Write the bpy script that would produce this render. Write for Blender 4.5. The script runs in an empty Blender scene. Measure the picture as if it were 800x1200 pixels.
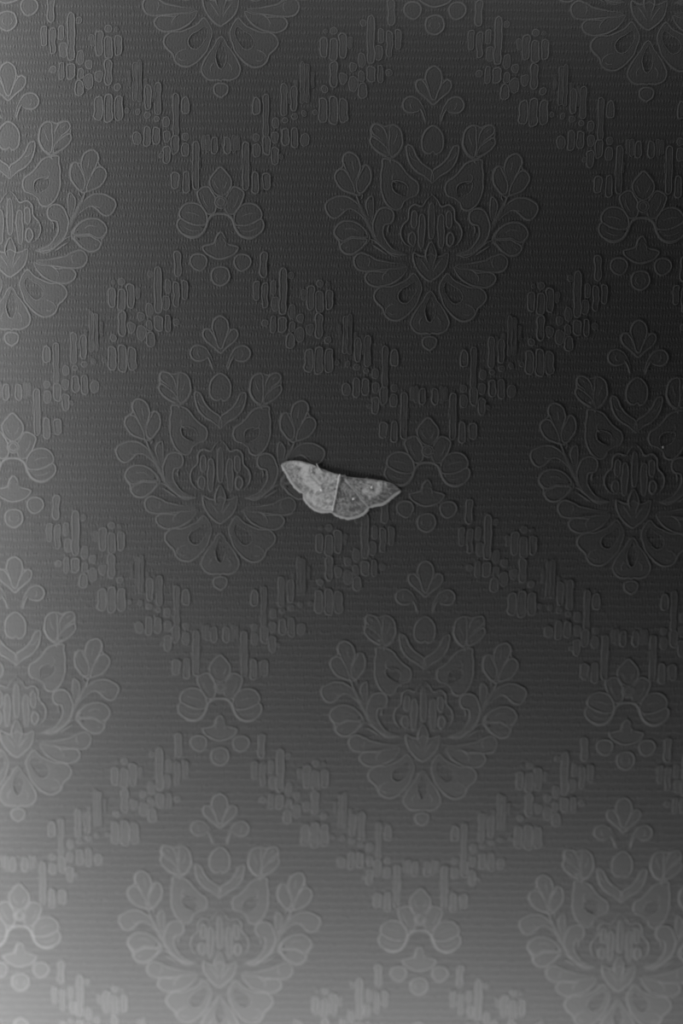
import bpy, bmesh, math, random
from mathutils import Vector, Matrix, noise
from mathutils.geometry import tessellate_polygon

random.seed(4)
scene = bpy.context.scene
col = scene.collection
MM = 0.001
HP, VP = 53.0, 62.3937          # half repeat of the wallpaper pattern, mm (across, down)
Z0 = 1.45                       # height of pattern line v = 0 above the floor, m

def P(u, v, h=0.0):
    """pattern millimetres (right, down, out of the wall) -> world metres; the wall face is y = 0"""
    return Vector((u * MM, -h * MM, Z0 - v * MM))

# ---------------------------------------------------------------- camera
cam_d = bpy.data.cameras.new('camera')
cam = bpy.data.objects.new('camera', cam_d)
col.objects.link(cam)
R = ((0.9999465874, -0.0100351312, 0.0024735525),
     (0.0102898256, 0.9890698868, -0.1470879955),
     (-0.0009704689, 0.1471055916, 0.9891203178))
def axis(r):
    return Vector((r[0], r[2], -r[1]))
cx, cy, cz = axis(R[0]), -axis(R[1]), -axis(R[2])
m = Matrix((cx, cy, cz)).transposed().to_4x4()
m.translation = P(-21.458, 34.888, 520.373)
cam.matrix_world = m
cam_d.sensor_fit = 'VERTICAL'
cam_d.sensor_height = 36.0
cam_d.sensor_width = 24.0
cam_d.lens = 72.0
cam_d.clip_start = 0.01
cam_d.clip_end = 20.0
cam_d.dof.use_dof = True
cam_d.dof.focus_distance = 0.509
cam_d.dof.aperture_fstop = 4.7
scene.camera = cam

# ---------------------------------------------------------------- light
scene.view_settings.view_transform = 'Standard'
scene.view_settings.look = 'None'
scene.view_settings.exposure = 0.0
scene.view_settings.gamma = 1.0
scene.view_settings.use_curve_mapping = False
world = bpy.data.worlds.new('world')
scene.world = world
world.use_nodes = True
bg = world.node_tree.nodes['Background']
bg.inputs['Color'].default_value = (1, 1, 1, 1)
bg.inputs['Strength'].default_value = 0.012

def area_strip(name, u, v, h, su, sv, watt, roll=0.0):
    l = bpy.data.lights.new(name, 'AREA')
    l.shape = 'RECTANGLE'
    l.size, l.size_y = su * MM, sv * MM
    l.energy = watt
    o = bpy.data.objects.new(name, l)
    col.objects.link(o)
    o.location = P(u, v, h)
    o.rotation_euler = (math.radians(90), math.radians(roll), 0)      # shines at the wall (+Y)
    return o

# unseen strips added to match the wall's brightness: left, below, a faint one above
area_strip('light_left', -158.8, 105.7, 53, 12, 580, 0.79)
area_strip('light_below', -114.4, 288.2, 77, 381, 12, 0.68, 2.5)
area_strip('light_above', -2.0, -67.7, 60, 160, 12, 0.060)

# ---------------------------------------------------------------- materials
def new_mat(name):
    mt = bpy.data.materials.new(name)
    mt.use_nodes = True
    nt = mt.node_tree
    return mt, nt, nt.nodes, nt.links, nt.nodes['Principled BSDF']

def math_node(nt, op, a=None, b=None, c=None):
    n = nt.nodes.new('ShaderNodeMath')
    n.operation = op
    for i, x in enumerate((a, b, c)):
        if x is None:
            continue
        if isinstance(x, (int, float)):
            n.inputs[i].default_value = x
        else:
            nt.links.new(x, n.inputs[i])
    return n.outputs[0]

def noise_node(nt, vec, scale, detail=3, rough=.55):
    n = nt.nodes.new('ShaderNodeTexNoise')
    n.inputs['Scale'].default_value = scale
    n.inputs['Detail'].default_value = detail
    n.inputs['Roughness'].default_value = rough
    nt.links.new(vec, n.inputs['Vector'])
    return n.outputs['Fac']

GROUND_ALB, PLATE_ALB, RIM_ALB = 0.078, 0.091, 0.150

def wallpaper_material(name, relief):
    mt, nt, N, L, bsdf = new_mat(name)
    bsdf.inputs['Roughness'].default_value = 0.6
    bsdf.inputs['Specular IOR Level'].default_value = 0.12
    geo = N.new('ShaderNodeNewGeometry')
    pos = geo.outputs['Position']
    sep = N.new('ShaderNodeSeparateXYZ')
    L.new(pos, sep.inputs[0])
    mapn = N.new('ShaderNodeMapping')
    L.new(pos, mapn.inputs['Vector'])
    # coarse weave: rows 1.97 mm apart, threads 0.75 mm apart
    wob = noise_node(nt, pos, 420, 2)
    wob2 = noise_node(nt, pos, 900, 2)
    zr = math_node(nt, 'ADD', math_node(nt, 'MULTIPLY', sep.outputs['Z'], 2 * math.pi / 0.00197), math_node(nt, 'MULTIPLY', wob, 3.0))
    xr = math_node(nt, 'ADD', math_node(nt, 'MULTIPLY', sep.outputs['X'], 2 * math.pi / 0.00075), math_node(nt, 'MULTIPLY', wob, 9.0))
    # every row of stitches starts at its own place
    wn = N.new('ShaderNodeTexWhiteNoise')
    wn.noise_dimensions = '1D'
    L.new(math_node(nt, 'FLOOR', math_node(nt, 'DIVIDE', math_node(nt, 'ADD', zr, math.pi / 2), 2 * math.pi)), wn.inputs['W'])
    xr = math_node(nt, 'ADD', xr, math_node(nt, 'MULTIPLY', wn.outputs['Value'], 6.28))
    row = math_node(nt, 'POWER', math_node(nt, 'MULTIPLY_ADD', math_node(nt, 'SINE', zr), .5, .5), 4.0)
    row2 = math_node(nt, 'MULTIPLY_ADD', math_node(nt, 'SINE', math_node(nt, 'MULTIPLY', zr, 2.0)), .5, .5)
    thr = math_node(nt, 'MULTIPLY_ADD', math_node(nt, 'SINE', xr), .5, .5)
    dash = math_node(nt, 'MULTIPLY', row, math_node(nt, 'MULTIPLY_ADD', thr, .9, .10))
    weave = math_node(nt, 'ADD', math_node(nt, 'MULTIPLY', dash, .62), math_node(nt, 'ADD', math_node(nt, 'MULTIPLY', thr, .20), math_node(nt, 'MULTIPLY', row2, .04)))
    weave = math_node(nt, 'MULTIPLY', weave, math_node(nt, 'MULTIPLY_ADD', wob2, 3.0, -.65))
    grain = noise_node(nt, pos, 2600, 3)
    mix = N.new('ShaderNodeMix')
    mix.data_type = 'RGBA'
    if relief:
        at = N.new('ShaderNodeAttribute')
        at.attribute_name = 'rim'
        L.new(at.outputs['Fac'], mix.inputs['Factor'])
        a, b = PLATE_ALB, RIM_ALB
        height = math_node(nt, 'ADD', math_node(nt, 'MULTIPLY', weave, .35), math_node(nt, 'MULTIPLY', grain, .80))
    else:
        L.new(math_node(nt, 'MULTIPLY', dash, .9), mix.inputs['Factor'])
        a, b = GROUND_ALB, GROUND_ALB * 1.4
        height = math_node(nt, 'ADD', weave, math_node(nt, 'MULTIPLY', grain, 1.15))
    mix.inputs['A'].default_value = (a, a, a, 1)
    mix.inputs['B'].default_value = (b, b, b, 1)
    L.new(mix.outputs['Result'], bsdf.inputs['Base Color'])
    bump = N.new('ShaderNodeBump')
    bump.inputs['Strength'].default_value = 1.0
    bump.inputs['Distance'].default_value = 0.00016
    L.new(height, bump.inputs['Height'])
    L.new(bump.outputs['Normal'], bsdf.inputs['Normal'])
    return mt

M_GROUND = wallpaper_material('wallpaper_ground', False)
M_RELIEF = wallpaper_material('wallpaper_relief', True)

MEDALLION = [['flower','half',[(0.41,-0.08),(1.66,1.11),(2.37,3.39),(3.3,3.17),(4.23,3.52),(4.44,4.36),(4.02,5.82),(2.88,6.93),(1.57,7.93),(0.28,9.26)],[],0.72],
['flower','pair',[(10.54,22.59),(8.86,21.62),(7.69,19.79),(7.49,17.69),(8.0,15.85),(8.94,14.74),(10.44,14.36),(12.11,14.93),(13.61,14.25),(14.99,14.39),(15.43,15.41),(15.34,17.06),(15.7,18.24),(15.24,19.34),(14.11,20.64),(12.6,21.69)],[],0.72],
['flower','pair',[(17.46,31.2),(18.5,31.89),(19.63,31.44),(21.32,31.05),(23.39,29.55),(24.46,26.95),(23.42,25.55),(22.45,24.83),(22.14,22.33),(21.02,21.16),(19.71,21.55),(18.43,23.11),(18.0,24.66),(16.88,24.37),(15.56,25.01),(15.25,26.67),(15.53,28.89),(16.45,30.06)],[],0.72],
['flower','pair',[(15.48,42.55),(16.93,40.01),(18.44,38.87),(20.33,38.3),(22.39,38.46),(23.77,39.42),(24.44,40.97),(23.83,42.62),(23.07,43.48),(22.87,45.05),(21.77,46.19),(19.88,46.58),(18.2,45.66),(16.81,44.37)],[],0.72],
['petal','half',[(0.41,-0.08),(1.58,1.11),(2.08,2.67),(1.77,4.13),(1.15,5.85),(0.45,7.94),(0.3,8.23)],[]],
['petal','pair',[(2.44,3.76),(3.19,3.2),(4.08,3.52),(4.41,4.36),(4.02,5.71),(2.89,6.82),(1.76,7.6),(0.66,9.03),(0.59,8.23),(1.29,6.03),(1.84,4.57)],[]],
['leaf','pair',[(1.79,13.6),(1.96,11.88),(2.66,9.86),(3.8,8.2),(5.3,7.38),(6.78,7.8),(7.59,9.08),(7.31,10.36),(6.18,11.28),(4.88,11.41),(3.84,10.98),(3.32,10.32),(2.87,11.06),(2.4,12.24),(2.01,13.53)],[]],
['bud','half',[(0.03,14.49),(1.27,15.13),(2.31,16.59),(2.71,18.54),(2.51,20.18),(1.6,21.24),(0.69,21.44),(0.04,20.7)],[]],
['leaf','pair',[(-0.28,28.57),(1.61,27.13),(3.9,25.8),(5.52,23.91),(6.4,21.45),(6.33,19.23),(5.35,19.56),(4.54,20.75),(3.95,22.13),(2.91,23.45),(1.61,24.51),(0.37,25.28),(-0.22,26.92)],[]],
['petal','pair',[(10.35,22.15),(8.87,21.36),(7.84,19.6),(7.53,17.69),(7.99,15.92),(8.94,14.81),(10.44,14.43),(10.87,15.46),(10.78,17.11),(11.02,19.13),(10.74,20.97)],[]],
['petal','pair',[(11.36,18.83),(11.53,16.92),(12.22,15.52),(13.61,14.33),(14.92,14.46),(15.36,15.34),(14.9,16.44),(13.69,17.48),(12.56,18.45),(11.65,19.78)],[]],
['petal','pair',[(11.03,21.93),(11.31,20.38),(12.71,18.89),(14.14,17.85),(15.19,17.25),(15.66,18.24),(15.24,19.34),(14.11,20.57),(12.6,21.54)],[]],
['scroll_leaf','pair',[(12.36,22.79),(10.8,22.87),(9.33,23.31),(7.86,24.38),(6.56,26.17),(5.18,27.4),(3.78,28.44),(3.25,30.07),(4.07,31.73),(5.64,32.27),(6.36,32.74),(7.15,33.47),(7.61,34.79),(9.18,35.34),(10.42,34.76),(11.96,32.63),(12.67,30.5),(12.77,27.22),(12.5,24.59)],
[[(10.02,28.57),(8.35,28.29),(6.82,28.86),(6.03,30.43),(6.56,32.15),(7.93,31.77),(9.34,30.86),(10.02,29.75)]]],
['petal','pair',[(17.8,25.91),(16.88,24.37),(15.83,25.0),(15.36,26.67),(15.53,28.7),(16.45,29.99),(17.46,31.2),(18.43,31.26),(18.97,29.78),(18.54,27.56)],[]],
['petal','pair',[(21.02,21.16),(19.71,21.55),(18.43,23.11),(18.07,25.14),(18.4,26.34),(19.21,28.11),(19.65,29.03),(20.49,27.36),(21.55,25.68),(22.2,24.02),(22.31,23.99),(22.14,22.04)],[]],
['petal','pair',[(21.09,26.8),(22.11,25.49),(23.42,25.55),(24.46,26.95),(23.96,28.62),(22.83,30.11),(21.32,31.05),(19.41,31.33),(19.64,29.77),(20.33,28.1)],[]],
['leaf','pair',[(15.12,31.93),(15.87,32.59),(16.49,33.88),(16.21,35.74),(15.29,38.24),(14.78,36.68),(14.65,34.08)],[]],
['curled_leaf','pair',[(14.74,40.59),(16.19,38.52),(17.71,36.84),(19.6,35.41),(20.91,35.21),(22.03,36.01),(23.15,37.15),(24.65,37.44),(26.05,36.57),(26.73,34.89),(26.18,33.52),(24.5,32.5),(22.44,32.08),(20.37,32.62),(18.78,33.97),(17.34,35.91),(15.82,37.78),(14.6,39.58)],[]],
['petal','pair',[(16.08,42.25),(16.93,40.08),(18.44,38.95),(20.33,38.3),(22.39,38.46),(23.77,39.49),(24.37,40.97),(23.68,42.47),(22.62,43.15),(21.42,42.79),(20.11,42.13),(18.22,42.23)],[]],
['petal','pair',[(16.15,42.85),(18.41,42.6),(20.1,42.51),(21.41,43.24),(22.46,43.86),(22.79,44.98),(21.77,46.11),(19.88,46.5),(18.38,45.66),(16.96,44.37)],[]],
['leaf','pair',[(7.06,46.6),(9.36,45.27),(11.08,43.55),(12.11,41.24),(11.84,39.04),(10.31,38.79),(9.46,37.36),(9.92,35.63),(11.25,34.95),(12.97,35.36),(14.24,37.22),(14.71,39.92),(14.14,42.23),(12.8,44.15),(10.89,45.87),(8.59,47.0)],[]],
['petal','pair',[(6.48,49.09),(9.69,48.61),(13.47,47.9),(15.74,46.75),(17.81,46.21),(19.12,47.32),(19.34,48.89),(18.42,50.21),(16.46,50.71),(13.82,50.55),(11.18,50.24),(8.55,49.82)],[]],
['petal','pair',[(5.91,49.62),(7.79,50.05),(10.05,50.1),(11.74,50.91),(13.82,50.7),(15.7,51.09),(16.52,52.36),(15.86,53.61),(14.16,54.45),(11.89,54.43),(9.26,53.56),(7.2,51.93)],[]],
['petal','pair',[(4.31,51.1),(5.68,52.58),(7.75,53.8),(10.0,54.6),(12.27,54.66),(13.77,55.69),(14.21,57.0),(13.55,58.51),(11.91,60.04),(11.52,61.55),(10.29,62.69),(8.21,62.98),(6.14,61.98),(4.45,60.49),(3.34,58.62),(2.61,56.56),(2.22,54.68),(2.7,53.18),(3.54,51.85)],
[[(3.9,53.16),(5.78,54.35),(7.5,55.45),(8.16,56.88),(7.54,58.31),(6.33,58.77),(5.05,57.96),(4.01,56.47),(3.36,54.48)]]],
['petal','half',[(-0.36,55.53),(0.84,56.39),(1.47,57.7),(2.77,59.38),(4.06,61.43),(4.83,63.69),(4.44,65.01),(3.25,65.97),(1.84,66.29),(0.33,66.08),(-0.51,66.46)],
[[(-0.37,56.59),(0.3,57.33),(1.03,58.9),(1.31,60.78),(0.91,62.45),(-0.46,63.37)]]],
['bud','half',[(-0.51,66.99),(0.77,67.13),(1.82,67.95),(1.5,69.39),(0.54,70.23),(-0.56,70.55)],[]],
['petal','half',[(-0.23,46.15),(1.34,46.95),(2.93,46.67),(4.3,45.95),(4.27,47.97),(3.49,50.04),(2.03,51.81),(0.74,52.8),(-0.32,53.18)],[]],
['bud','half',[(-0.19,43.23),(0.85,44.64),(1.35,46.5),(0.88,48.19),(-0.28,50.19)],[],1.45],
['stem','strokepair',[(2.92,47.31),(1.7,48.82),(0.39,50.93)],0.45],
['scroll_bar','pair',[(1.93,36.99),(2.31,36.37),(2.84,36.68),(3.04,38.14),(3.05,43.54),(2.63,44.94),(2.09,44.52),(1.9,43.17)],[]],
['scroll_bar','half',[(-0.07,33.48),(0.39,33.93),(0.62,35.47),(0.63,41.25),(0.4,42.25),(-0.05,42.57)],[]],
['seed','pair',[(4.15,41.21),(4.73,40.82),(5.42,41.39),(5.69,42.55),(5.31,43.83),(4.62,44.37),(4.08,43.72),(3.93,42.37)],[]],
['scroll_bar','pair',[(3.76,36.01),(4.33,35.51),(4.87,36.0),(5.06,37.73),(4.91,39.47),(4.38,39.9),(3.92,39.28),(3.69,37.55)],[]],
['stem','strokepair',[(-0.07,31.4),(1.38,32.85),(2.46,34.49),(4.33,33.97),(5.59,35.03),(5.9,37.72),(7.13,39.06),(7.71,40.79),(7.3,42.72),(6.15,44.09),(4.93,44.6)],0.55],
['stem','strokepair',[(19.1,31.52),(18.64,32.74),(18.1,34.42)],0.5],
['stem','strokepair',[(17.57,31.27),(17.37,32.02),(17.93,32.94)],0.4],
['stem','strokepair',[(15.85,42.62),(14.27,43.09),(12.37,44.6),(10.28,46.04),(8.21,46.51),(6.14,46.46)],0.6],
['stem','strokepair',[(18.95,31.67),(18.18,33.97),(16.5,37.33),(14.97,40.32),(13.6,42.46),(11.81,44.16)],1.5],
['stem','strokepair',[(15.03,41.51),(13.51,43.02),(11.24,44.98),(8.59,46.06),(6.14,46.46)],1.7],
['stem','strokepair',[(14.59,41.22),(13.9,42.46),(14.73,42.26)],0.4],
['stem','strokepair',[(10.54,22.37),(10.53,23.26),(10.78,24.1)],0.7],
['stem','strokepair',[(11.29,61.55),(11.23,60.31),(10.14,59.19),(8.45,58.68)],0.42],
['stem','strokepair',[(15.77,51.17),(14.94,51.03)],0.35],
['stem','strokepair',[(14.72,44.17),(12.81,45.38),(11.08,46.53)],0.55],
['stem','strokepair',[(10.55,39.03),(10.99,40.07),(10.82,41.18)],0.5],
['stem','strokepair',[(3.24,22.89),(3.15,23.44)],0.5],
['stem','strokepair',[(3.48,10.1),(2.71,11.32),(1.9,13.6)],0.55],
['stem','strokepair',[(6.07,20.65),(5.3,22.5),(3.61,23.33)],0.35],
['stem','strokepair',[(8.85,16.03),(9.13,17.49),(10.01,19.51)],0.42],
['stem','strokepair',[(20.07,22.91),(19.91,24.38),(19.6,26.05)],0.42],
['stem','strokepair',[(18.42,40.92),(19.94,40.05),(22.0,40.33)],0.42],
['stem','strokepair',[(10.24,50.18),(11.55,51.21),(12.18,52.25),(11.83,53.27)],0.42],
['stem','strokepair',[(15.81,46.98),(15.35,48.37),(16.09,49.74)],0.42],
['stem','strokepair',[(8.42,61.2),(9.74,61.56),(10.69,60.8)],0.42],
['stem','strokepair',[(21.1,34.95),(22.52,35.56),(23.36,34.74)],0.42],
['stem','strokepair',[(9.19,25.99),(10.11,27.09),(9.61,28.39),(8.41,28.59)],0.42],
['stem','strokepair',[(5.47,8.55),(5.83,9.64),(5.07,10.56)],0.42],
['stem','strokepair',[(1.6,61.84),(2.72,63.33),(2.32,64.66)],0.42],
['stem','strokepair',[(20.46,44.44),(21.4,44.81),(21.77,45.55)],0.42],
['stem','strokepair',[(13.11,16.17),(13.86,15.43),(14.61,15.05)],0.42]]
CROWN = [['bud','half',[(-0.01,25.26),(1.41,26.46),(2.69,28.48),(2.54,30.15),(1.57,31.53),(-0.0,32.29)],[]],
['leaf','pair',[(2.99,30.15),(4.42,30.24),(5.73,31.34),(5.25,34.02),(4.13,35.88),(3.16,36.86),(1.73,36.72),(1.13,34.8),(1.42,32.57),(2.32,31.23)],[]],
['seed','half',[(-0.0,32.44),(1.05,32.8),(1.54,33.87),(1.05,34.95),(0.0,35.33)],[],1.25],
['stem','strokepair',[(-0.83,33.11),(-0.0,32.88),(0.67,33.17),(0.98,33.87),(0.68,34.58),(0.0,34.88),(-0.82,34.67)],0.7],
['leaf','pair',[(3.39,37.45),(4.58,35.14),(6.61,34.15),(8.86,34.5),(10.14,35.82),(10.15,37.68),(8.2,38.97),(5.87,39.58),(3.84,39.38)],[]],
['leaf','pair',[(3.69,39.68),(6.06,39.66),(8.31,39.04),(10.19,37.98),(10.91,39.53),(10.39,41.03),(8.89,42.09),(6.82,42.55),(4.94,41.9)],[]],
['bud','half',[(0.01,41.32),(0.91,42.43),(1.52,44.1),(2.88,44.61),(4.46,45.12),(3.71,46.51),(1.75,47.65),(0.02,48.04)],[]],
['seed','pair',[(3.71,47.81),(4.58,46.98),(6.08,46.89),(7.48,47.78),(7.63,49.08),(6.85,50.33),(5.15,51.02),(3.87,50.06),(3.45,48.86)],[]],
['seed','half',[(0.02,49.91),(1.57,50.46),(2.33,52.13),(1.69,53.9),(0.03,54.67)],[]],
['stem','strokepair',[(-2.4,37.36),(-1.57,36.94),(0.0,36.78),(1.66,36.95),(2.94,38.05),(3.62,39.98),(4.75,41.83),(6.82,42.74),(8.96,42.24),(10.61,40.47)],0.98],
['stem','strokepair',[(0.39,42.62),(1.29,44.1),(1.18,45.22)],0.4],
['stem','strokepair',[(1.72,28.42),(1.27,29.68),(0.52,30.73)],0.4],
['stem','strokepair',[(4.93,37.55),(6.99,36.67),(9.24,36.5)],0.4],
['stem','strokepair',[(4.94,40.9),(7.19,41.06),(9.63,39.99)],0.4],
['stem','strokepair',[(0.7,51.4),(1.31,52.52),(0.4,53.39)],0.4],
['stem','strokepair',[(4.53,31.8),(4.16,33.66),(2.86,35.52)],0.4]]
BARS = [(10.94,46.21,52.6,1.66,10.87),(9.07,53.59,58.44,1.19,9.02),(11.25,53.95,60.17,1.27,11.19),(13.37,53.35,56.84,1.27,13.33),(13.8,57.42,60.92,1.59,13.77),(15.86,50.22,61.68,1.59,15.75),(17.75,51.17,52.92,1.11,17.74),(18.04,59.32,62.83,1.79,18.01),(11.27,63.29,64.85,1.59,11.26),(13.28,62.29,66.59,1.19,13.23),(15.66,62.46,66.37,1.91,15.63),(18.12,63.61,66.46,1.39,18.1),(17.7,66.66,70.26,1.8,17.67),(20.21,61.64,63.86,1.6,20.19),(20.1,65.15,68.67,1.99,20.07),(22.58,64.15,66.89,1.8,22.56),(20.9,55.41,58.13,0.99,20.88),(22.77,54.42,60.64,1.59,22.73),(25.03,55.76,61.2,1.79,24.99),(27.53,55.54,60.59,1.79,27.5),(25.17,53.04,54.9,1.59,25.15),(27.11,53.6,54.57,0.79,27.1),(24.99,61.4,67.64,1.6,24.95),(27.14,67.43,69.19,1.39,27.13),(22.45,70.6,76.29,1.91,22.41),(24.93,69.99,76.86,1.92,24.89),(27.44,70.36,76.44,1.91,27.41),(29.55,73.16,74.34,1.03,29.54),(31.68,61.92,71.57,0.95,31.63),(32.71,61.52,71.76,0.96,32.67),(30.27,64.08,67.98,0.6,30.25),(34.25,65.99,67.94,0.72,34.24),(34.84,67.55,73.42,1.4,34.82),(36.04,66.75,71.84,0.56,36.02),(37.31,66.93,74.77,1.27,37.29),(32.22,73.45,74.94,1.04,32.21),(34.61,74.13,75.7,1.39,34.61),(37.01,75.28,76.46,1.4,37.0),(31.99,79.15,82.18,2.0,31.98),(34.6,77.74,82.55,1.4,34.58),(36.88,77.92,82.13,1.8,36.87),(39.29,75.34,77.7,1.6,39.28),(39.4,78.88,81.63,1.68,39.39),(37.82,84.41,85.6,1.04,37.82),(39.51,82.62,86.77,1.68,39.5),(41.52,79.93,84.53,1.79,41.51),(44.13,79.35,81.01,1.68,44.13),(44.13,81.74,84.95,1.68,44.12),(46.74,81.35,93.35,1.35,46.74),(45.99,87.07,89.1,0.53,45.99),(48.76,79.86,83.17,0.9,48.76),(49.77,79.78,83.79,0.9,49.77),(51.38,80.38,84.25,1.57,51.38),(47.57,85.21,88.16,0.67,47.56),(41.57,88.96,93.03,1.69,41.57),(42.62,89.32,93.76,0.52,42.61),(44.34,88.75,94.19,1.57,44.34),(41.8,69.62,80.24,1.19,41.78),(44.14,70.51,74.61,1.68,44.14)]
MOTH = {'fore_l': [(-22.5,102.78),(-25.13,101.93),(-27.76,100.85),(-30.18,99.86),(-32.58,99.27),(-34.77,99.16),(-36.3,99.44),(-37.38,100.07),(-36.94,101.08),(-36.06,102.48),(-35.09,104.23),(-33.85,105.9),(-32.53,107.03),(-31.56,107.55),(-29.46,107.36),(-26.84,106.14),(-24.67,104.79)],'fore_r': [(-22.15,102.91),(-19.0,103.36),(-15.06,103.67),(-12.43,103.96),(-9.8,104.55),(-8.03,105.5),(-6.88,106.64),(-7.57,107.17),(-8.87,108.11),(-10.17,109.28),(-11.47,110.09),(-13.22,110.42),(-14.97,110.97),(-16.74,109.13),(-18.97,106.27),(-20.52,104.52)],'hind_l': [(-23.02,103.45),(-25.11,104.35),(-28.16,105.71),(-30.78,106.84),(-31.74,107.64),(-31.55,108.62),(-30.93,109.76),(-29.65,111.03),(-28.33,111.86),(-26.79,112.2),(-25.26,112.14),(-24.29,112.35),(-23.75,108.98),(-23.26,105.88)],'hind_r': [(-22.49,103.57),(-20.52,104.08),(-18.53,106.05),(-16.75,108.24),(-14.88,110.83),(-15.4,111.64),(-16.27,112.62),(-18.01,113.44),(-20.2,113.9),(-21.96,113.52),(-23.45,112.96),(-24.34,112.35),(-23.84,108.98),(-23.26,105.88)],'body': [(-22.42,102.47),(-22.58,103.44),(-23.0,105.21),(-23.37,107.43),(-23.79,109.64),(-24.25,112.17)],'leg': [(-27.32,101.24),(-27.85,100.98),(-28.12,100.46),(-28.47,99.76)],'leg2': [(-27.32,101.33),(-27.94,101.34),(-28.55,101.08)],'ant': [(-22.41,102.78),(-21.54,102.68),(-21.02,102.63),(-21.1,103.03)],'eye': [(-22.46,102.47)],'spots': [(-27.15,106.49),(-29.72,101.75),(-14.25,105.61),(-18.89,108.71)],'dot': [(-15.5,103.19)],'speck': [(59.97,94.6)],'band_l': [(-31.26,100.58),(-31.52,101.99),(-31.33,103.53),(-30.14,104.62),(-28.82,105.71),(-27.71,107.25)],'apex_l': [(-34.33,99.56),(-33.02,99.81)],'streak_l': [(-32.45,99.45),(-32.66,100.24)],'line_l': [(-36.5,101.07),(-35.18,103.13),(-33.42,105.32),(-31.66,106.63)],'patch_r': [(-12.2,104.44),(-12.31,106.43),(-13.35,107.45),(-15.01,107.56),(-16.12,106.47)],'patch2_r': [(-15.04,104.69),(-13.28,105.55),(-15.02,106.45)],'streak_r': [(-10.89,104.65),(-10.66,105.39)],'basal_r': [(-18.1,105.6),(-16.35,105.45),(-15.27,104.25)],'edge_r': [(-20.29,104.79),(-18.88,106.41),(-16.74,109.13),(-15.1,110.83)],'edge2_r': [(-19.33,105.17),(-17.86,106.93),(-16.31,108.9)],'hl1': [(-30.77,107.72),(-30.11,109.04),(-28.56,110.35),(-26.36,111.13),(-24.39,111.2)],'hl2': [(-28.8,107.48),(-27.48,109.02),(-25.06,109.43)],'hr1': [(-24.17,111.42),(-21.97,112.41),(-19.77,112.7),(-17.59,112.1),(-16.07,110.89)],'hr2': [(-23.09,109.41),(-21.11,110.5),(-18.48,110.47)],'vf_l': [(-22.72,103.0),(-35.63,100.71),(-35.84,102.48),(-34.95,104.23),(-33.85,105.77),(-32.53,106.86),(-30.18,100.0)],'vf_r': [(-22.06,103.13),(-7.81,106.16),(-8.36,107.4),(-9.53,108.39),(-10.83,109.37),(-12.35,109.96),(-13.88,110.42)],'vh_l': [(-23.02,103.67),(-30.76,109.05),(-29.21,111.03),(-27.67,111.76),(-25.92,111.88)],'vh_r': [(-22.71,103.89),(-15.84,111.77),(-17.36,112.9),(-19.33,113.45),(-21.52,113.29),(-23.06,112.73)]}

# ---------------------------------------------------------------- relief builders (all in millimetres, u right, v down)
RIM_W, RIM_H, PLATE_H = 0.62, 0.225, 0.14

def catmull(pts, closed, step):
    n = len(pts)
    out = []
    segs = n if closed else n - 1
    for i in range(segs):
        if closed:
            p = [pts[(i + k) % n] for k in (-1, 0, 1, 2)]
        else:
            p = [pts[max(0, min(n - 1, i + k))] for k in (-1, 0, 1, 2)]
        a, b, c, d = [Vector(q) for q in p]
        L = (c - b).length
        k = max(1, round(L / step))
        # tangents limited by the segment's own length, so sharp tips stay sharp
        def tan(x, y, z):
            l1, l2 = (y - x).length + 1e-6, (z - y).length + 1e-6
            t = ((y - x) / l1 + (z - y) / l2) * .5
            return t
        t1, t2 = tan(a, b, c) * L, tan(b, c, d) * L
        for j in range(k):
            s = j / k
            h00, h10 = 2*s**3 - 3*s*s + 1, s**3 - 2*s*s + s
            h01, h11 = -2*s**3 + 3*s*s, s**3 - s*s
            q = b * h00 + t1 * h10 + c * h01 + t2 * h11
            out.append((q.x, q.y))
    if not closed:
        out.append(tuple(pts[-1]))
    return out

def area(l):
    return .5 * sum(l[i][0] * l[(i+1) % len(l)][1] - l[(i+1) % len(l)][0] * l[i][1] for i in range(len(l)))

def ray_hit(o, d, loops):
    best = 1e9
    for l in loops:
        n = len(l)
        for i in range(n):
            ax, ay = l[i]
            bx, by = l[(i+1) % n]
            ex, ey = bx - ax, by - ay
            den = d[0] * ey - d[1] * ex
            if abs(den) < 1e-9:
                continue
            wx, wy = ax - o[0], ay - o[1]
            t = (wx * ey - wy * ex) / den
            s = (wx * d[1] - wy * d[0]) / den
            if 0 <= s <= 1 and 1e-3 < t < best:
                best = t
    return best

#          inward offset (of rim width), height: rim part, plate part, rim colour
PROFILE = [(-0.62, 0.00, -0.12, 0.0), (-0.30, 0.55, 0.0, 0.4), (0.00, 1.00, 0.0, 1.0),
           (0.22, 0.74, 0.0, 0.8), (0.48, 0.0, 0.12, 0.0), (0.84, 0.0, 1.0, 0.0), (1.02, 0.0, 1.0, 0.0)]

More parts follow.
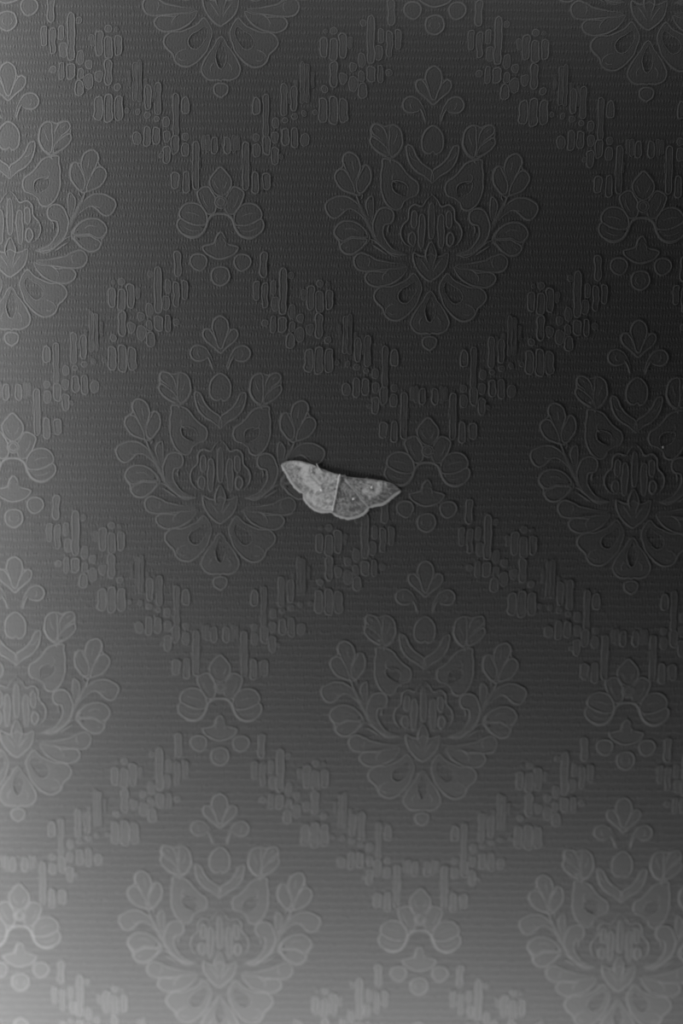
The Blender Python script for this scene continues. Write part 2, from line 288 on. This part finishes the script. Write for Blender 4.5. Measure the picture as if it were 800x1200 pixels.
def relief_mesh(name, outer, holes=(), flip=False, rim_w=RIM_W, rim_h=RIM_H, plate_h=PLATE_H, step=.7, lift=1.0, tone=0.0, shake=.16):
    """an embossed piece: rounded rim along every outline, a groove inside it, a low plate in the middle"""
    loops = [catmull(outer, True, step)] + [catmull(h, True, step) for h in holes]
    # the embossing roller's hand-cut outlines waver a little
    def waver(x, y):
        n1 = noise.noise(Vector((x * .55 + 7, y * .55, 3.1)))
        n2 = noise.noise(Vector((x * .55, y * .55 + 9, 8.7)))
        return (x + shake * n1, y + shake * n2)
    loops = [[waver(x, y) for x, y in l] for l in loops]
    if flip:
        loops = [[(-x, y) for x, y in l] for l in loops]
    for k, l in enumerate(loops):
        if (area(l) < 0) != (k > 0):          # outline one way round, holes the other
            l.reverse()
    cu = sum(q[0] for q in loops[0]) / len(loops[0])
    cv = sum(q[1] for q in loops[0]) / len(loops[0])
    verts, faces, rim = [], [], []
    inner_loops, inner_idx = [], []
    for l in loops:
        n = len(l)
        nrm, fac = [], []
        for i in range(n):
            a, b, c = Vector(l[i-1]), Vector(l[i]), Vector(l[(i+1) % n])
            d1, d2 = (b - a).normalized(), (c - b).normalized()
            t = d1 + d2
            if t.length < 1e-4:
                t = d1
            t.normalize()
            w = Vector((-t.y, t.x))
            nrm.append(w)
            hit = ray_hit((b.x + w.x * .01, b.y + w.y * .01), w, loops)
            fac.append(min(1.0, .36 * hit / (1.02 * rim_w)))
        fac = [min(fac[(i+k) % n] for k in (-2, -1, 0, 1, 2)) for i in range(n)]
        fac = [sum(fac[(i+k) % n] for k in (-1, 0, 1)) / 3 for i in range(n)]
        base = len(verts)
        for (off, hr, hp, rc) in PROFILE:
            for i in range(n):
                q = Vector(l[i]) + nrm[i] * (off * rim_w * (fac[i] if off > 0 else (.45 + .55 * fac[i]) * (1.0 if l is loops[0] else .30)))
                wear = 1.0 + .55 * noise.noise(Vector((l[i][0] * .33, l[i][1] * .33, 5.0)))
                h = lift * (hr * rim_h * wear * min(1, fac[i] ** .6) + hp * plate_h * min(1, fac[i] ** .6))
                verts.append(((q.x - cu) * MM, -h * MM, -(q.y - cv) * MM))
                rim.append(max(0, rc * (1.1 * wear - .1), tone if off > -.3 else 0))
        for r in range(len(PROFILE) - 1):
            for i in range(n):
                j = (i + 1) % n
                faces.append((base + r*n + i, base + r*n + j, base + (r+1)*n + j, base + (r+1)*n + i))
        k0 = base + (len(PROFILE) - 1) * n
        inner_idx += list(range(k0, k0 + n))
        inner_loops.append([Vector((verts[k0+i][0], verts[k0+i][2], 0)) for i in range(n)])
    for tri in tessellate_polygon(inner_loops):
        f = tuple(inner_idx[i] for i in tri)
        a, b, c = [verts[i] for i in f]
        if (b[0]-a[0]) * (c[2]-a[2]) - (b[2]-a[2]) * (c[0]-a[0]) < 0:
            f = (f[0], f[2], f[1])
        faces.append(f)
    return finish(name, verts, faces, rim), (cu, cv)

def finish(name, verts, faces, rim, mat=None):
    me = bpy.data.meshes.new(name)
    me.from_pydata(verts, [], faces)
    bm = bmesh.new()
    bm.from_mesh(me)
    bmesh.ops.recalc_face_normals(bm, faces=bm.faces)
    if sum(f.normal.y * f.calc_area() for f in bm.faces) > 0:
        bmesh.ops.reverse_faces(bm, faces=bm.faces)
    bm.to_mesh(me)
    bm.free()
    at = me.attributes.new('rim', 'FLOAT', 'POINT')
    at.data.foreach_set('value', rim)
    for pl in me.polygons:
        pl.use_smooth = True
    me.materials.append(mat or M_RELIEF)
    return me

def stroke_geo(pts, w, h, flip=False):
    """a raised line with tapered ends"""
    l = catmull(pts, False, .7)
    if flip:
        l = [(-x, y) for x, y in l]
    n = len(l)
    V, F, C = [], [], []
    sec = [(-1, -.08, 0.0), (-.55, .72, .8), (0, 1, 1.0), (.55, .72, .8), (1, -.08, 0.0)]
    for i in range(n):
        a, b = Vector(l[max(0, i-1)]), Vector(l[min(n-1, i+1)])
        t = (b - a).normalized()
        s = min(1, .25 + .75 * min(i, n - 1 - i) / max(1, .22 * (n - 1)))
        for (o, hh, c) in sec:
            V.append(((l[i][0] - t.y * o * w * .5 * s) * MM, -hh * h * (s ** .5) * MM, -(l[i][1] + t.x * o * w * .5 * s) * MM))
            C.append(c if w < 1 else c * .25)
    for i in range(n - 1):
        for k in range(4):
            F.append((i*5+k, i*5+k+1, (i+1)*5+k+1, (i+1)*5+k))
    return V, F, C

def merge(parts):
    V, F, C = [], [], []
    for v, f, c in parts:
        b = len(V)
        V += v
        C += c
        F += [tuple(i + b for i in q) for q in f]
    return V, F, C

def mirror_half(h):
    h = [(0.0, h[0][1])] + [tuple(q) for q in h[1:-1]] + [(0.0, h[-1][1])]
    return h + [(-x, y) for x, y in reversed(h[1:-1])]

def motif(spec, mesh_name):
    """-> (mesh of the stems, [(piece name, mesh, offset)])"""
    strokes, pieces = [], []
    for e in spec:
        name, kind = e[0], e[1]
        if kind == 'half':
            holes = [mirror_half(h) for h in e[3]]
            me, c = relief_mesh(name, mirror_half(e[2]), holes, lift=e[4] if len(e) > 4 else 1.0)
            pieces.append((name, me, c))
        elif kind == 'pair':
            for fl in (False, True):
                me, c = relief_mesh(name, e[2], e[3], fl, lift=e[4] if len(e) > 4 else 1.0)
                pieces.append((name, me, c))
        else:
            for fl in (False, True):
                strokes.append(stroke_geo(e[2], e[3], RIM_H if e[3] < 1 else .16, fl))
    return finish(mesh_name, *merge(strokes)), pieces

def join_pieces(base, pieces, mesh_name):
    """one mesh of a whole motif, for repeats outside the picture"""
    V, F, C = [], [], []
    for me, (du, dv) in [(base, (0, 0))] + [(p[1], p[2]) for p in pieces]:
        b = len(V)
        V += [(v.co.x + du * MM, v.co.y, v.co.z - dv * MM) for v in me.vertices]
        C += [a.value for a in me.attributes['rim'].data]
        F += [tuple(i + b for i in q.vertices) for q in me.polygons]
    return finish(mesh_name, V, F, C)

def add(name, data, parent=None, loc=(0, 0, 0)):
    o = bpy.data.objects.new(name, data)
    col.objects.link(o)
    o.parent = parent
    o.location = loc
    return o

# ---------------------------------------------------------------- the wall
bm = bmesh.new()
bmesh.ops.create_cube(bm, size=1.0)
for v in bm.verts:
    v.co = Vector((v.co.x * 2.4, .06 + v.co.y * .12, 1.2 + v.co.z * 2.4))
me = bpy.data.meshes.new('wall_back')
bm.to_mesh(me)
bm.free()
me.materials.append(M_GROUND)
wall = add('wall_back', me)
wall['kind'] = 'structure'
wall['label'] = 'grey wall papered with woven-textured embossed damask wallpaper'
wall['category'] = 'wall'

med_base, med_pieces = motif(MEDALLION, 'damask_medallion')
crown_base, crown_pieces = motif(CROWN, 'damask_crown')
med_joined = join_pieces(med_base, med_pieces, 'damask_medallion_whole')
crown_joined = join_pieces(crown_base, crown_pieces, 'damask_crown_whole')

def place_motif(name, i, j, base, pieces, whole, full):
    root = add(name, base if full else whole, wall, P(i * HP, j * VP))
    if full:
        for pn, me, (du, dv) in pieces:
            add(pn, me, root, (du * MM, 0, -dv * MM))
    return root

# garlands of stitched bars between the crowns
def bar_outline(x0, y0, y1, w, x1):
    r = w * .50
    k = min(r * 1.0, (y1 - y0) * .45)
    rs = random.Random(round(x0 * 31 + y0 * 17))
    j = lambda s: rs.uniform(-s, s) * r
    def side(sg, f):
        return (x0 + (x1 - x0) * f + sg * r * (1 + .12 * rs.uniform(-1, 1)), y0 + k + (y1 - y0 - 2 * k) * f)
    mid = (.0, .33, .67, 1.0) if y1 - y0 > 4 * r else (.1, .9)
    return ([(x0 + j(.35), y0), (x0 + r * .8, y0 + k * .30 + j(.15))] + [side(1, f) for f in mid] +
            [(x1 + r * .75, y1 - k * .35), (x1 + j(.35), y1), (x1 - r * .8, y1 - k * .30)] +
            [side(-1, f) for f in reversed(mid)] + [(x0 - r * .75, y0 + k * .4)])

def garland(flip):
    big, small = [], []
    for (x0, y0, y1, w, x1) in BARS:
        length = y1 - y0
        if length > 3.6 and w > .9:
            me, c = relief_mesh('stitch_bar', bar_outline(x0, y0, y1, w, x1), (), flip, rim_w=min(.5, w * .34), rim_h=.235, plate_h=.14, step=.9, tone=.14, shake=.30)
            big.append(('stitch_bar', me, c))
        else:
            me, c = relief_mesh('stitch_bar', bar_outline(x0, y0, y1, w, x1), (), flip, rim_w=min(.4, w * .3), rim_h=.17, plate_h=.13, step=.8, tone=.14, shake=.30)
            small.append((me, c))
    V, F, C = [], [], []
    for me, (du, dv) in small:
        b = len(V)
        V += [(v.co.x + du * MM, v.co.y, v.co.z - dv * MM) for v in me.vertices]
        C += [a.value for a in me.attributes['rim'].data]
        F += [tuple(i + b for i in q.vertices) for q in me.polygons]
        bpy.data.meshes.remove(me)
    base = finish('stitched_garland', V, F, C)
    return base, big, join_pieces(base, big, 'stitched_garland_whole')

gar = {1: garland(False), -1: garland(True)}

def bar_seen(i, j, s, c):
    u, v = i * HP + c[0], j * VP + c[1]
    return -113 < u < 73 and -20 < v < 256

for i in range(-5, 5):
    for j in range(-4, 7):
        u, v = i * HP, j * VP
        if (i + j) % 2 == 0:
            full = -113 - 28 < u < 73 + 28 and -20 - 70 < v < 256
            place_motif('damask_medallion', i, j, med_base, med_pieces, med_joined, full)
        else:
            full = -113 - 13 < u < 73 + 13 and -20 - 56 < v < 256 - 25
            place_motif('damask_crown', i, j, crown_base, crown_pieces, crown_joined, full)
            for s in (1, -1):
                base, big, whole = gar[s]
                seen = any(bar_seen(i, j, s, c) for _, _, c in big)
                root = add('stitched_garland', base if seen else whole, wall, P(u, v))
                if seen:
                    for pn, me, c in big:
                        add(pn, me, root, (c[0] * MM, 0, -c[1] * MM))

# ---------------------------------------------------------------- the moth
def wing_material():
    mt, nt, N, L, bsdf = new_mat('moth_wing_scales')
    bsdf.inputs['Roughness'].default_value = 0.75
    bsdf.inputs['Specular IOR Level'].default_value = 0.2
    bsdf.inputs['Sheen Weight'].default_value = 0.15
    geo = N.new('ShaderNodeNewGeometry')
    pos = geo.outputs['Position']
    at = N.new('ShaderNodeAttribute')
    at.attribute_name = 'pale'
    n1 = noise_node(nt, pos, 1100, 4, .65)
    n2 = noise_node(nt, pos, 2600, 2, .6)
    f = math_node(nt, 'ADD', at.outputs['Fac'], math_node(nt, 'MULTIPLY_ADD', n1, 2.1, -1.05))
    f = math_node(nt, 'ADD', f, math_node(nt, 'MULTIPLY_ADD', n2, 1.9, -.95))
    mix = N.new('ShaderNodeMix')
    mix.data_type = 'RGBA'
    mix.clamp_factor = True
    L.new(f, mix.inputs['Factor'])
    mix.inputs['A'].default_value = (WING_DARK, WING_DARK, WING_DARK, 1)
    mix.inputs['B'].default_value = (WING_PALE, WING_PALE, WING_PALE, 1)
    L.new(mix.outputs['Result'], bsdf.inputs['Base Color'])
    bump = N.new('ShaderNodeBump')
    bump.inputs['Distance'].default_value = 0.00005
    L.new(n2, bump.inputs['Height'])
    L.new(bump.outputs['Normal'], bsdf.inputs['Normal'])
    return mt

WING_DARK, WING_PALE = 0.16, 0.80
M_WING = wing_material()

def plain(name, g, rough=.7):
    mt, nt, N, L, bsdf = new_mat(name)
    bsdf.inputs['Roughness'].default_value = rough
    bsdf.inputs['Specular IOR Level'].default_value = 0.2
    geo = N.new('ShaderNodeNewGeometry')
    n1 = noise_node(nt, geo.outputs['Position'], 3000, 3)
    mix = N.new('ShaderNodeMix')
    mix.data_type = 'RGBA'
    L.new(n1, mix.inputs['Factor'])
    mix.inputs['A'].default_value = (g * .8, g * .8, g * .8, 1)
    mix.inputs['B'].default_value = (min(1, g * 1.15),) * 3 + (1,)
    L.new(mix.outputs['Result'], bsdf.inputs['Base Color'])
    return mt

M_FRINGE = plain('moth_fringe_hairs', .58)
M_BODY = plain('moth_body_hairs', .66)
M_SPOT = plain('moth_white_scales', .97)
M_LINT = plain('pale_lint', .9)

bx = [Vector(q) for q in MOTH['body']]
origin = (MOTH['body'][2][0], MOTH['body'][2][1])
moth = bpy.data.objects.new('moth', None)
col.objects.link(moth)
moth.location = P(*origin)
moth.empty_display_size = .005
moth['label'] = 'pale grey moth with spread wings and white spots resting on the wallpaper'
moth['category'] = 'moth'

body_dir = (bx[-1] - bx[0]).normalized()
side_dir = Vector((-body_dir.y, body_dir.x))        # to the left of the picture is negative
if side_dir.x < 0:
    side_dir = -side_dir

def wing_height(u, v, lift):
    """the wings are a low tent: highest at the body, touching the wall along their outer edges"""
    d = abs((Vector((u, v)) - bx[2]).dot(side_dir))
    return lift + .32 * max(0.0, 1 - d / 15.5)

def loc(u, v, h):
    return Vector(((u - origin[0]) * MM, -h * MM, -(v - origin[1]) * MM))

def vein_lines(root, ends, bend=.06):
    out = []
    for e in ends:
        r, q = Vector(root), Vector(e)
        mdl = r.lerp(q, .55) + Vector((q.y - r.y, r.x - q.x)) * bend
        out.append([tuple(r.lerp(q, .12)), tuple(mdl), tuple(q)])
    return out

def ribbon(lines, height, w, h):
    V, F = [], []
    for ln in lines:
        l = catmull(ln, False, .45)
        n, b = len(l), len(V)
        for i, q in enumerate(l):
            t = (Vector(l[min(n-1, i+1)]) - Vector(l[max(0, i-1)])).normalized()
            s = 1 - .55 * i / (n - 1)
            for o, hh in ((-1, -.3), (0, 1), (1, -.3)):
                uu, vv = q[0] - t.y * o * w * .5 * s, q[1] + t.x * o * w * .5 * s
                V.append(loc(uu, vv, height(uu, vv) + hh * h * s))
        for i in range(n - 1):
            for k in range(2):
                F.append((b+i*3+k, b+i*3+k+1, b+(i+1)*3+k+1, b+(i+1)*3+k))
    return V, F

def simple_mesh(name, V, F, mat):
    me = bpy.data.meshes.new(name)
    me.from_pydata([tuple(v) for v in V], [], F)
    bm = bmesh.new()
    bm.from_mesh(me)
    bmesh.ops.recalc_face_normals(bm, faces=bm.faces)
    if sum(f.normal.y * f.calc_area() for f in bm.faces) > 0:
        bmesh.ops.reverse_faces(bm, faces=bm.faces)
    bm.to_mesh(me)
    bm.free()
    for pl in me.polygons:
        pl.use_smooth = True
    me.materials.append(mat)
    return me

def smooth(a, b, x):
    t = max(0.0, min(1.0, (x - a) / (b - a)))
    return t * t * (3 - 2 * t)

def build_wing(name, key, margin, lift, pale_fn, veins, cells, lines=(), vein_pale=.55):
    """outline -> dense sheet with thickness; margin = index range of the fringed outer edge"""
    ctrl = MOTH[key]
    out = catmull(ctrl, True, .5)
    bm = bmesh.new()
    vs = [bm.verts.new((q[0], q[1], 0)) for q in out]
    es = [bm.edges.new((vs[i], vs[(i+1) % len(vs)])) for i in range(len(vs))]
    bmesh.ops.triangle_fill(bm, edges=es, use_beauty=True)
    for _ in range(5):
        long_e = [e for e in bm.edges if e.calc_length() > .55]
        if not long_e:
            break
        bmesh.ops.subdivide_edges(bm, edges=long_e, cuts=1)
        bmesh.ops.triangulate(bm, faces=bm.faces)
        bmesh.ops.beautify_fill(bm, faces=bm.faces, edges=[e for e in bm.edges if not e.is_boundary])
    pale = []
    for v in bm.verts:
        pale.append(pale_fn(v.co.x, v.co.y))
    height = lambda u, v: wing_height(u, v, lift) + .05 * noise.noise(Vector((u * .9, v * .9, lift * 9)))
    me = bpy.data.meshes.new(name)
    bm.verts.index_update()
    coords = [(v.co.x, v.co.y) for v in bm.verts]
    faces = [[v.index for v in f.verts] for f in bm.faces]
    bm.free()
    # top and underside
    n = len(coords)
    V = [loc(u, v, height(u, v)) for u, v in coords] + [loc(u, v, height(u, v) - .10) for u, v in coords]
    F = [tuple(f) for f in faces] + [tuple(i + n for i in reversed(f)) for f in faces]
    cnt = {}
    for f in faces:
        for a, b in zip(f, f[1:] + f[:1]):
            cnt[(a, b)] = 1
    for (a, b) in list(cnt):
        if (b, a) not in cnt:
            F.append((b, a, a + n, b + n))
    me.from_pydata([tuple(v) for v in V], [], F)
    bm = bmesh.new()
    bm.from_mesh(me)
    bmesh.ops.recalc_face_normals(bm, faces=bm.faces)
    bm.to_mesh(me)
    bm.free()
    at = me.attributes.new('pale', 'FLOAT', 'POINT')
    at.data.foreach_set('value', pale + pale)
    for pl in me.polygons:
        pl.use_smooth = True
    me.materials.append(M_WING)
    w = add(name, me, moth)
    # fringe of hair scales along the outer margin
    a, b = margin
    edge = catmull(ctrl[a:b+1], False, .16)
    cu = sum(q[0] for q in ctrl) / len(ctrl)
    cv = sum(q[1] for q in ctrl) / len(ctrl)
    V, F = [], []
    rs = random.Random(len(edge))
    for i, q in enumerate(edge):
        t = (Vector(edge[min(len(edge)-1, i+1)]) - Vector(edge[max(0, i-1)])).normalized()
        nv = Vector((-t.y, t.x))
        if nv.dot(Vector((q[0] - cu, q[1] - cv))) < 0:
            nv = -nv
        k = min(1, .35 + 6 * min(i, len(edge) - 1 - i) / len(edge))
        tuft = .5 + .5 * noise.noise(Vector((i * .33, len(edge), 0))) 
        ext = (.04 + .42 * tuft + .18 * rs.random()) * k
        for o, dh in ((-(.26 + .22 * tuft) * k, .01), (-.12 * k, .06), (.06, .05), (ext, -.02)):
            u, v = q[0] + nv.x * o, q[1] + nv.y * o
            V.append(loc(u, v, max(.06, height(u, v) + dh)))
    for i in range(len(edge) - 1):
        for k in range(3):
            F.append((i*4+k, i*4+k+1, (i+1)*4+k+1, (i+1)*4+k))
    add('fringe', simple_mesh('fringe', V, F, M_FRINGE), w)
    V, F = ribbon(veins + [[tuple(q) for q in ctrl[0:a+1]]], height, .20, .05)
    add('veins', simple_mesh('veins', V, F, M_WING), w)
    at = w.children[-1].data.attributes.new('pale', 'FLOAT', 'POINT')
    at.data.foreach_set('value', [vein_pale] * len(V))
    if lines:
        V, F = ribbon([[tuple(q) for q in reversed(l)] for l in lines], height, .36, .07)
        add('edge_line', simple_mesh('edge_line', V, F, M_FRINGE), w)
    for (u, v, ru, rv, ang) in cells:
        V, F = [], []
        rings = [(0, .17), (.6, .15), (1.0, .0)]
        for r, dh in rings:
            for k in range(10):
                th = k * math.tau / 10
                du, dv = ru * r * math.cos(th), rv * r * math.sin(th)
                uu = u + du * math.cos(ang) - dv * math.sin(ang)
                vv = v + du * math.sin(ang) + dv * math.cos(ang)
                V.append(loc(uu, vv, height(uu, vv) + dh))
        for r in range(2):
            for k in range(10):
                F.append((r*10+k, r*10+(k+1) % 10, (r+1)*10+(k+1) % 10, (r+1)*10+k))
        s = add('wing_spot', simple_mesh('wing_spot', V, F, M_SPOT), w)
        s['label'] = 'small white spot on the wing'
    return w

def dist_line(u, v, line):
    best = 1e9
    q = Vector((u, v))
    for a, b in zip(line, line[1:]):
        a, b = Vector(a), Vector(b)
        d = b - a
        t = max(0, min(1, (q - a).dot(d) / d.length_squared))
        best = min(best, (a + d * t - q).length)
    return best

def band(line, w, u, v):
    return 1 - smooth(w * .45, w, dist_line(u, v, line))

def pale_fore_l(u, v):  # left wings paler than right: light from the left put into the colour
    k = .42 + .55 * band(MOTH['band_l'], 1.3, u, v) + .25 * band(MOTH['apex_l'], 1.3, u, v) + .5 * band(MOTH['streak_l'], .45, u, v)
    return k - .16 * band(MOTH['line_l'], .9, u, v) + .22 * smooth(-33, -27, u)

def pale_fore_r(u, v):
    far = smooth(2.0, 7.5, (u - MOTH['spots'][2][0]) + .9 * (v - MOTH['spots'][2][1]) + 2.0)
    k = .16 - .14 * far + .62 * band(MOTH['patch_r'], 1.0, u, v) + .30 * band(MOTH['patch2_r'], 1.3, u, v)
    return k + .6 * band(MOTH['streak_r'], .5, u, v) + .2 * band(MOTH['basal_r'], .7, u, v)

def pale_hind_l(u, v):  # hindwing base also lightened on the lit side, besides its own markings
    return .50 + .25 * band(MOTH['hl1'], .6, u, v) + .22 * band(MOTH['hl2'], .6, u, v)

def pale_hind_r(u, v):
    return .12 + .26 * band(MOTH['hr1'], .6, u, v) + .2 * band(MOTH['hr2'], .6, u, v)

sp = MOTH['spots']
vl = lambda k, b=.04: vein_lines(MOTH[k][0], MOTH[k][1:], b)
build_wing('hindwing', 'hind_l', (4, 11), .26, pale_hind_l, vl('vh_l'), [])
build_wing('hindwing', 'hind_r', (4, 11), .26, pale_hind_r, vl('vh_r', -.04), [(sp[3][0], sp[3][1], .48, .28, -.7)])
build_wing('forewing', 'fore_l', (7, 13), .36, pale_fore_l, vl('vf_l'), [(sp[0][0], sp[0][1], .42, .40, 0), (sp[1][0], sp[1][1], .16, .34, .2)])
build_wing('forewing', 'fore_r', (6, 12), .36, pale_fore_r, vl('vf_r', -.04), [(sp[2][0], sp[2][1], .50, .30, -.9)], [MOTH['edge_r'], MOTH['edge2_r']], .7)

# slender pale body: head, thorax, tapering abdomen, one closed surface
def body_mesh():
    c = catmull(MOTH['body'], False, .35)
    n = len(c)
    V, F, K = [], [], 12
    for i, q in enumerate(c):
        s = i / (n - 1)
        r = .30 + .20 * math.exp(-((s - .13) / .10) ** 2) + .05 * math.sin(s * 44) * (s > .3)
        r *= 1 - .35 * s
        if s < .05:
            r *= .45 + .55 * s / .05
        if s > .93:
            r *= max(.15, (1 - s) / .07)
        t = (Vector(c[min(n-1, i+1)]) - Vector(c[max(0, i-1)])).normalized()
        h0 = .70 - .10 * s
        for k in range(K):
            th = k * math.tau / K
            V.append(loc(q[0] - t.y * r * math.cos(th), q[1] + t.x * r * math.cos(th), h0 + r * .95 * math.sin(th)))
    for i in range(n - 1):
        for k in range(K):
            F.append((i*K+k, i*K+(k+1) % K, (i+1)*K+(k+1) % K, (i+1)*K+k))
    F.append(tuple(range(K)))
    F.append(tuple((n-1)*K + k for k in reversed(range(K))))
    return V, F

def closed_mesh(name, V, F, mat):
    me = bpy.data.meshes.new(name)
    me.from_pydata([tuple(v) for v in V], [], F)
    bm = bmesh.new()
    bm.from_mesh(me)
    bmesh.ops.recalc_face_normals(bm, faces=bm.faces)
    bm.to_mesh(me)
    bm.free()
    for pl in me.polygons:
        pl.use_smooth = True
    me.materials.append(mat)
    return me

def tube(pts, hs, r0, r1):
    V, F, K = [], [], 6
    n = len(pts)
    for i, q in enumerate(pts):
        t = (Vector(pts[min(n-1, i+1)]) - Vector(pts[max(0, i-1)])).normalized()
        r = r0 + (r1 - r0) * i / (n - 1)
        for k in range(K):
            th = k * math.tau / K
            V.append(loc(q[0] - t.y * r * math.cos(th), q[1] + t.x * r * math.cos(th), hs[i] + r * math.sin(th)))
    for i in range(n - 1):
        for k in range(K):
            F.append((i*K+k, i*K+(k+1) % K, (i+1)*K+(k+1) % K, (i+1)*K+k))
    F.append(tuple(range(K)))
    F.append(tuple((n-1)*K + k for k in reversed(range(K))))
    return V, F

def ball(u, v, h, r):
    bm = bmesh.new()
    bmesh.ops.create_icosphere(bm, subdivisions=2, radius=r * MM)
    for w in bm.verts:
        w.co += loc(u, v, h)
    me = bpy.data.meshes.new('eye')
    bm.to_mesh(me)
    bm.free()
    for pl in me.polygons:
        pl.use_smooth = True
    me.materials.append(M_SPOT)
    return me

body = add('body', closed_mesh('body', *body_mesh(), M_BODY), moth)
e = MOTH['eye'][0]
add('eye', ball(e[0], e[1] + .05, 1.0, .19), body)
def lift_line(pts, a, b):
    return [a + (b - a) * i / (len(pts) - 1) for i in range(len(pts))]
for key, a, b, r in (('leg', .66, .45, .20), ('leg2', .66, .55, .17)):
    l = catmull(MOTH[key], False, .4)
    add('leg', closed_mesh('leg', *tube(l, lift_line(l, a, b), r, r * .6), M_BODY), moth)
l = catmull(MOTH['ant'], False, .25)
add('antenna', closed_mesh('antenna', *tube(l, lift_line(l, 1.0, .9), .10, .05), M_FRINGE), moth)
d = MOTH['dot'][0]
l = [(d[0] - .15, d[1] + .5), (d[0] - .05, d[1] + .2), (d[0] + .05, d[1] - .05)]
add('leg', closed_mesh('leg', *tube(l, [.55, .5, .4], .07, .05), M_BODY), moth)

# a speck of lint caught in the relief at the right
s = MOTH['speck'][0]
bm = bmesh.new()
bmesh.ops.create_icosphere(bm, subdivisions=2, radius=.22 * MM)
for w in bm.verts:
    k = 1 + .35 * noise.noise(w.co * 9000)
    w.co = Vector((w.co.x * .8 * k, w.co.y * .6, w.co.z * 1.35 * k))
me = bpy.data.meshes.new('lint_speck')
bm.to_mesh(me)
bm.free()
me.materials.append(M_LINT)
lint = add('lint_speck', me, None, P(s[0], s[1], .20))
lint['label'] = 'tiny pale speck of lint on the scroll leaf near the right edge'
lint['category'] = 'lint'
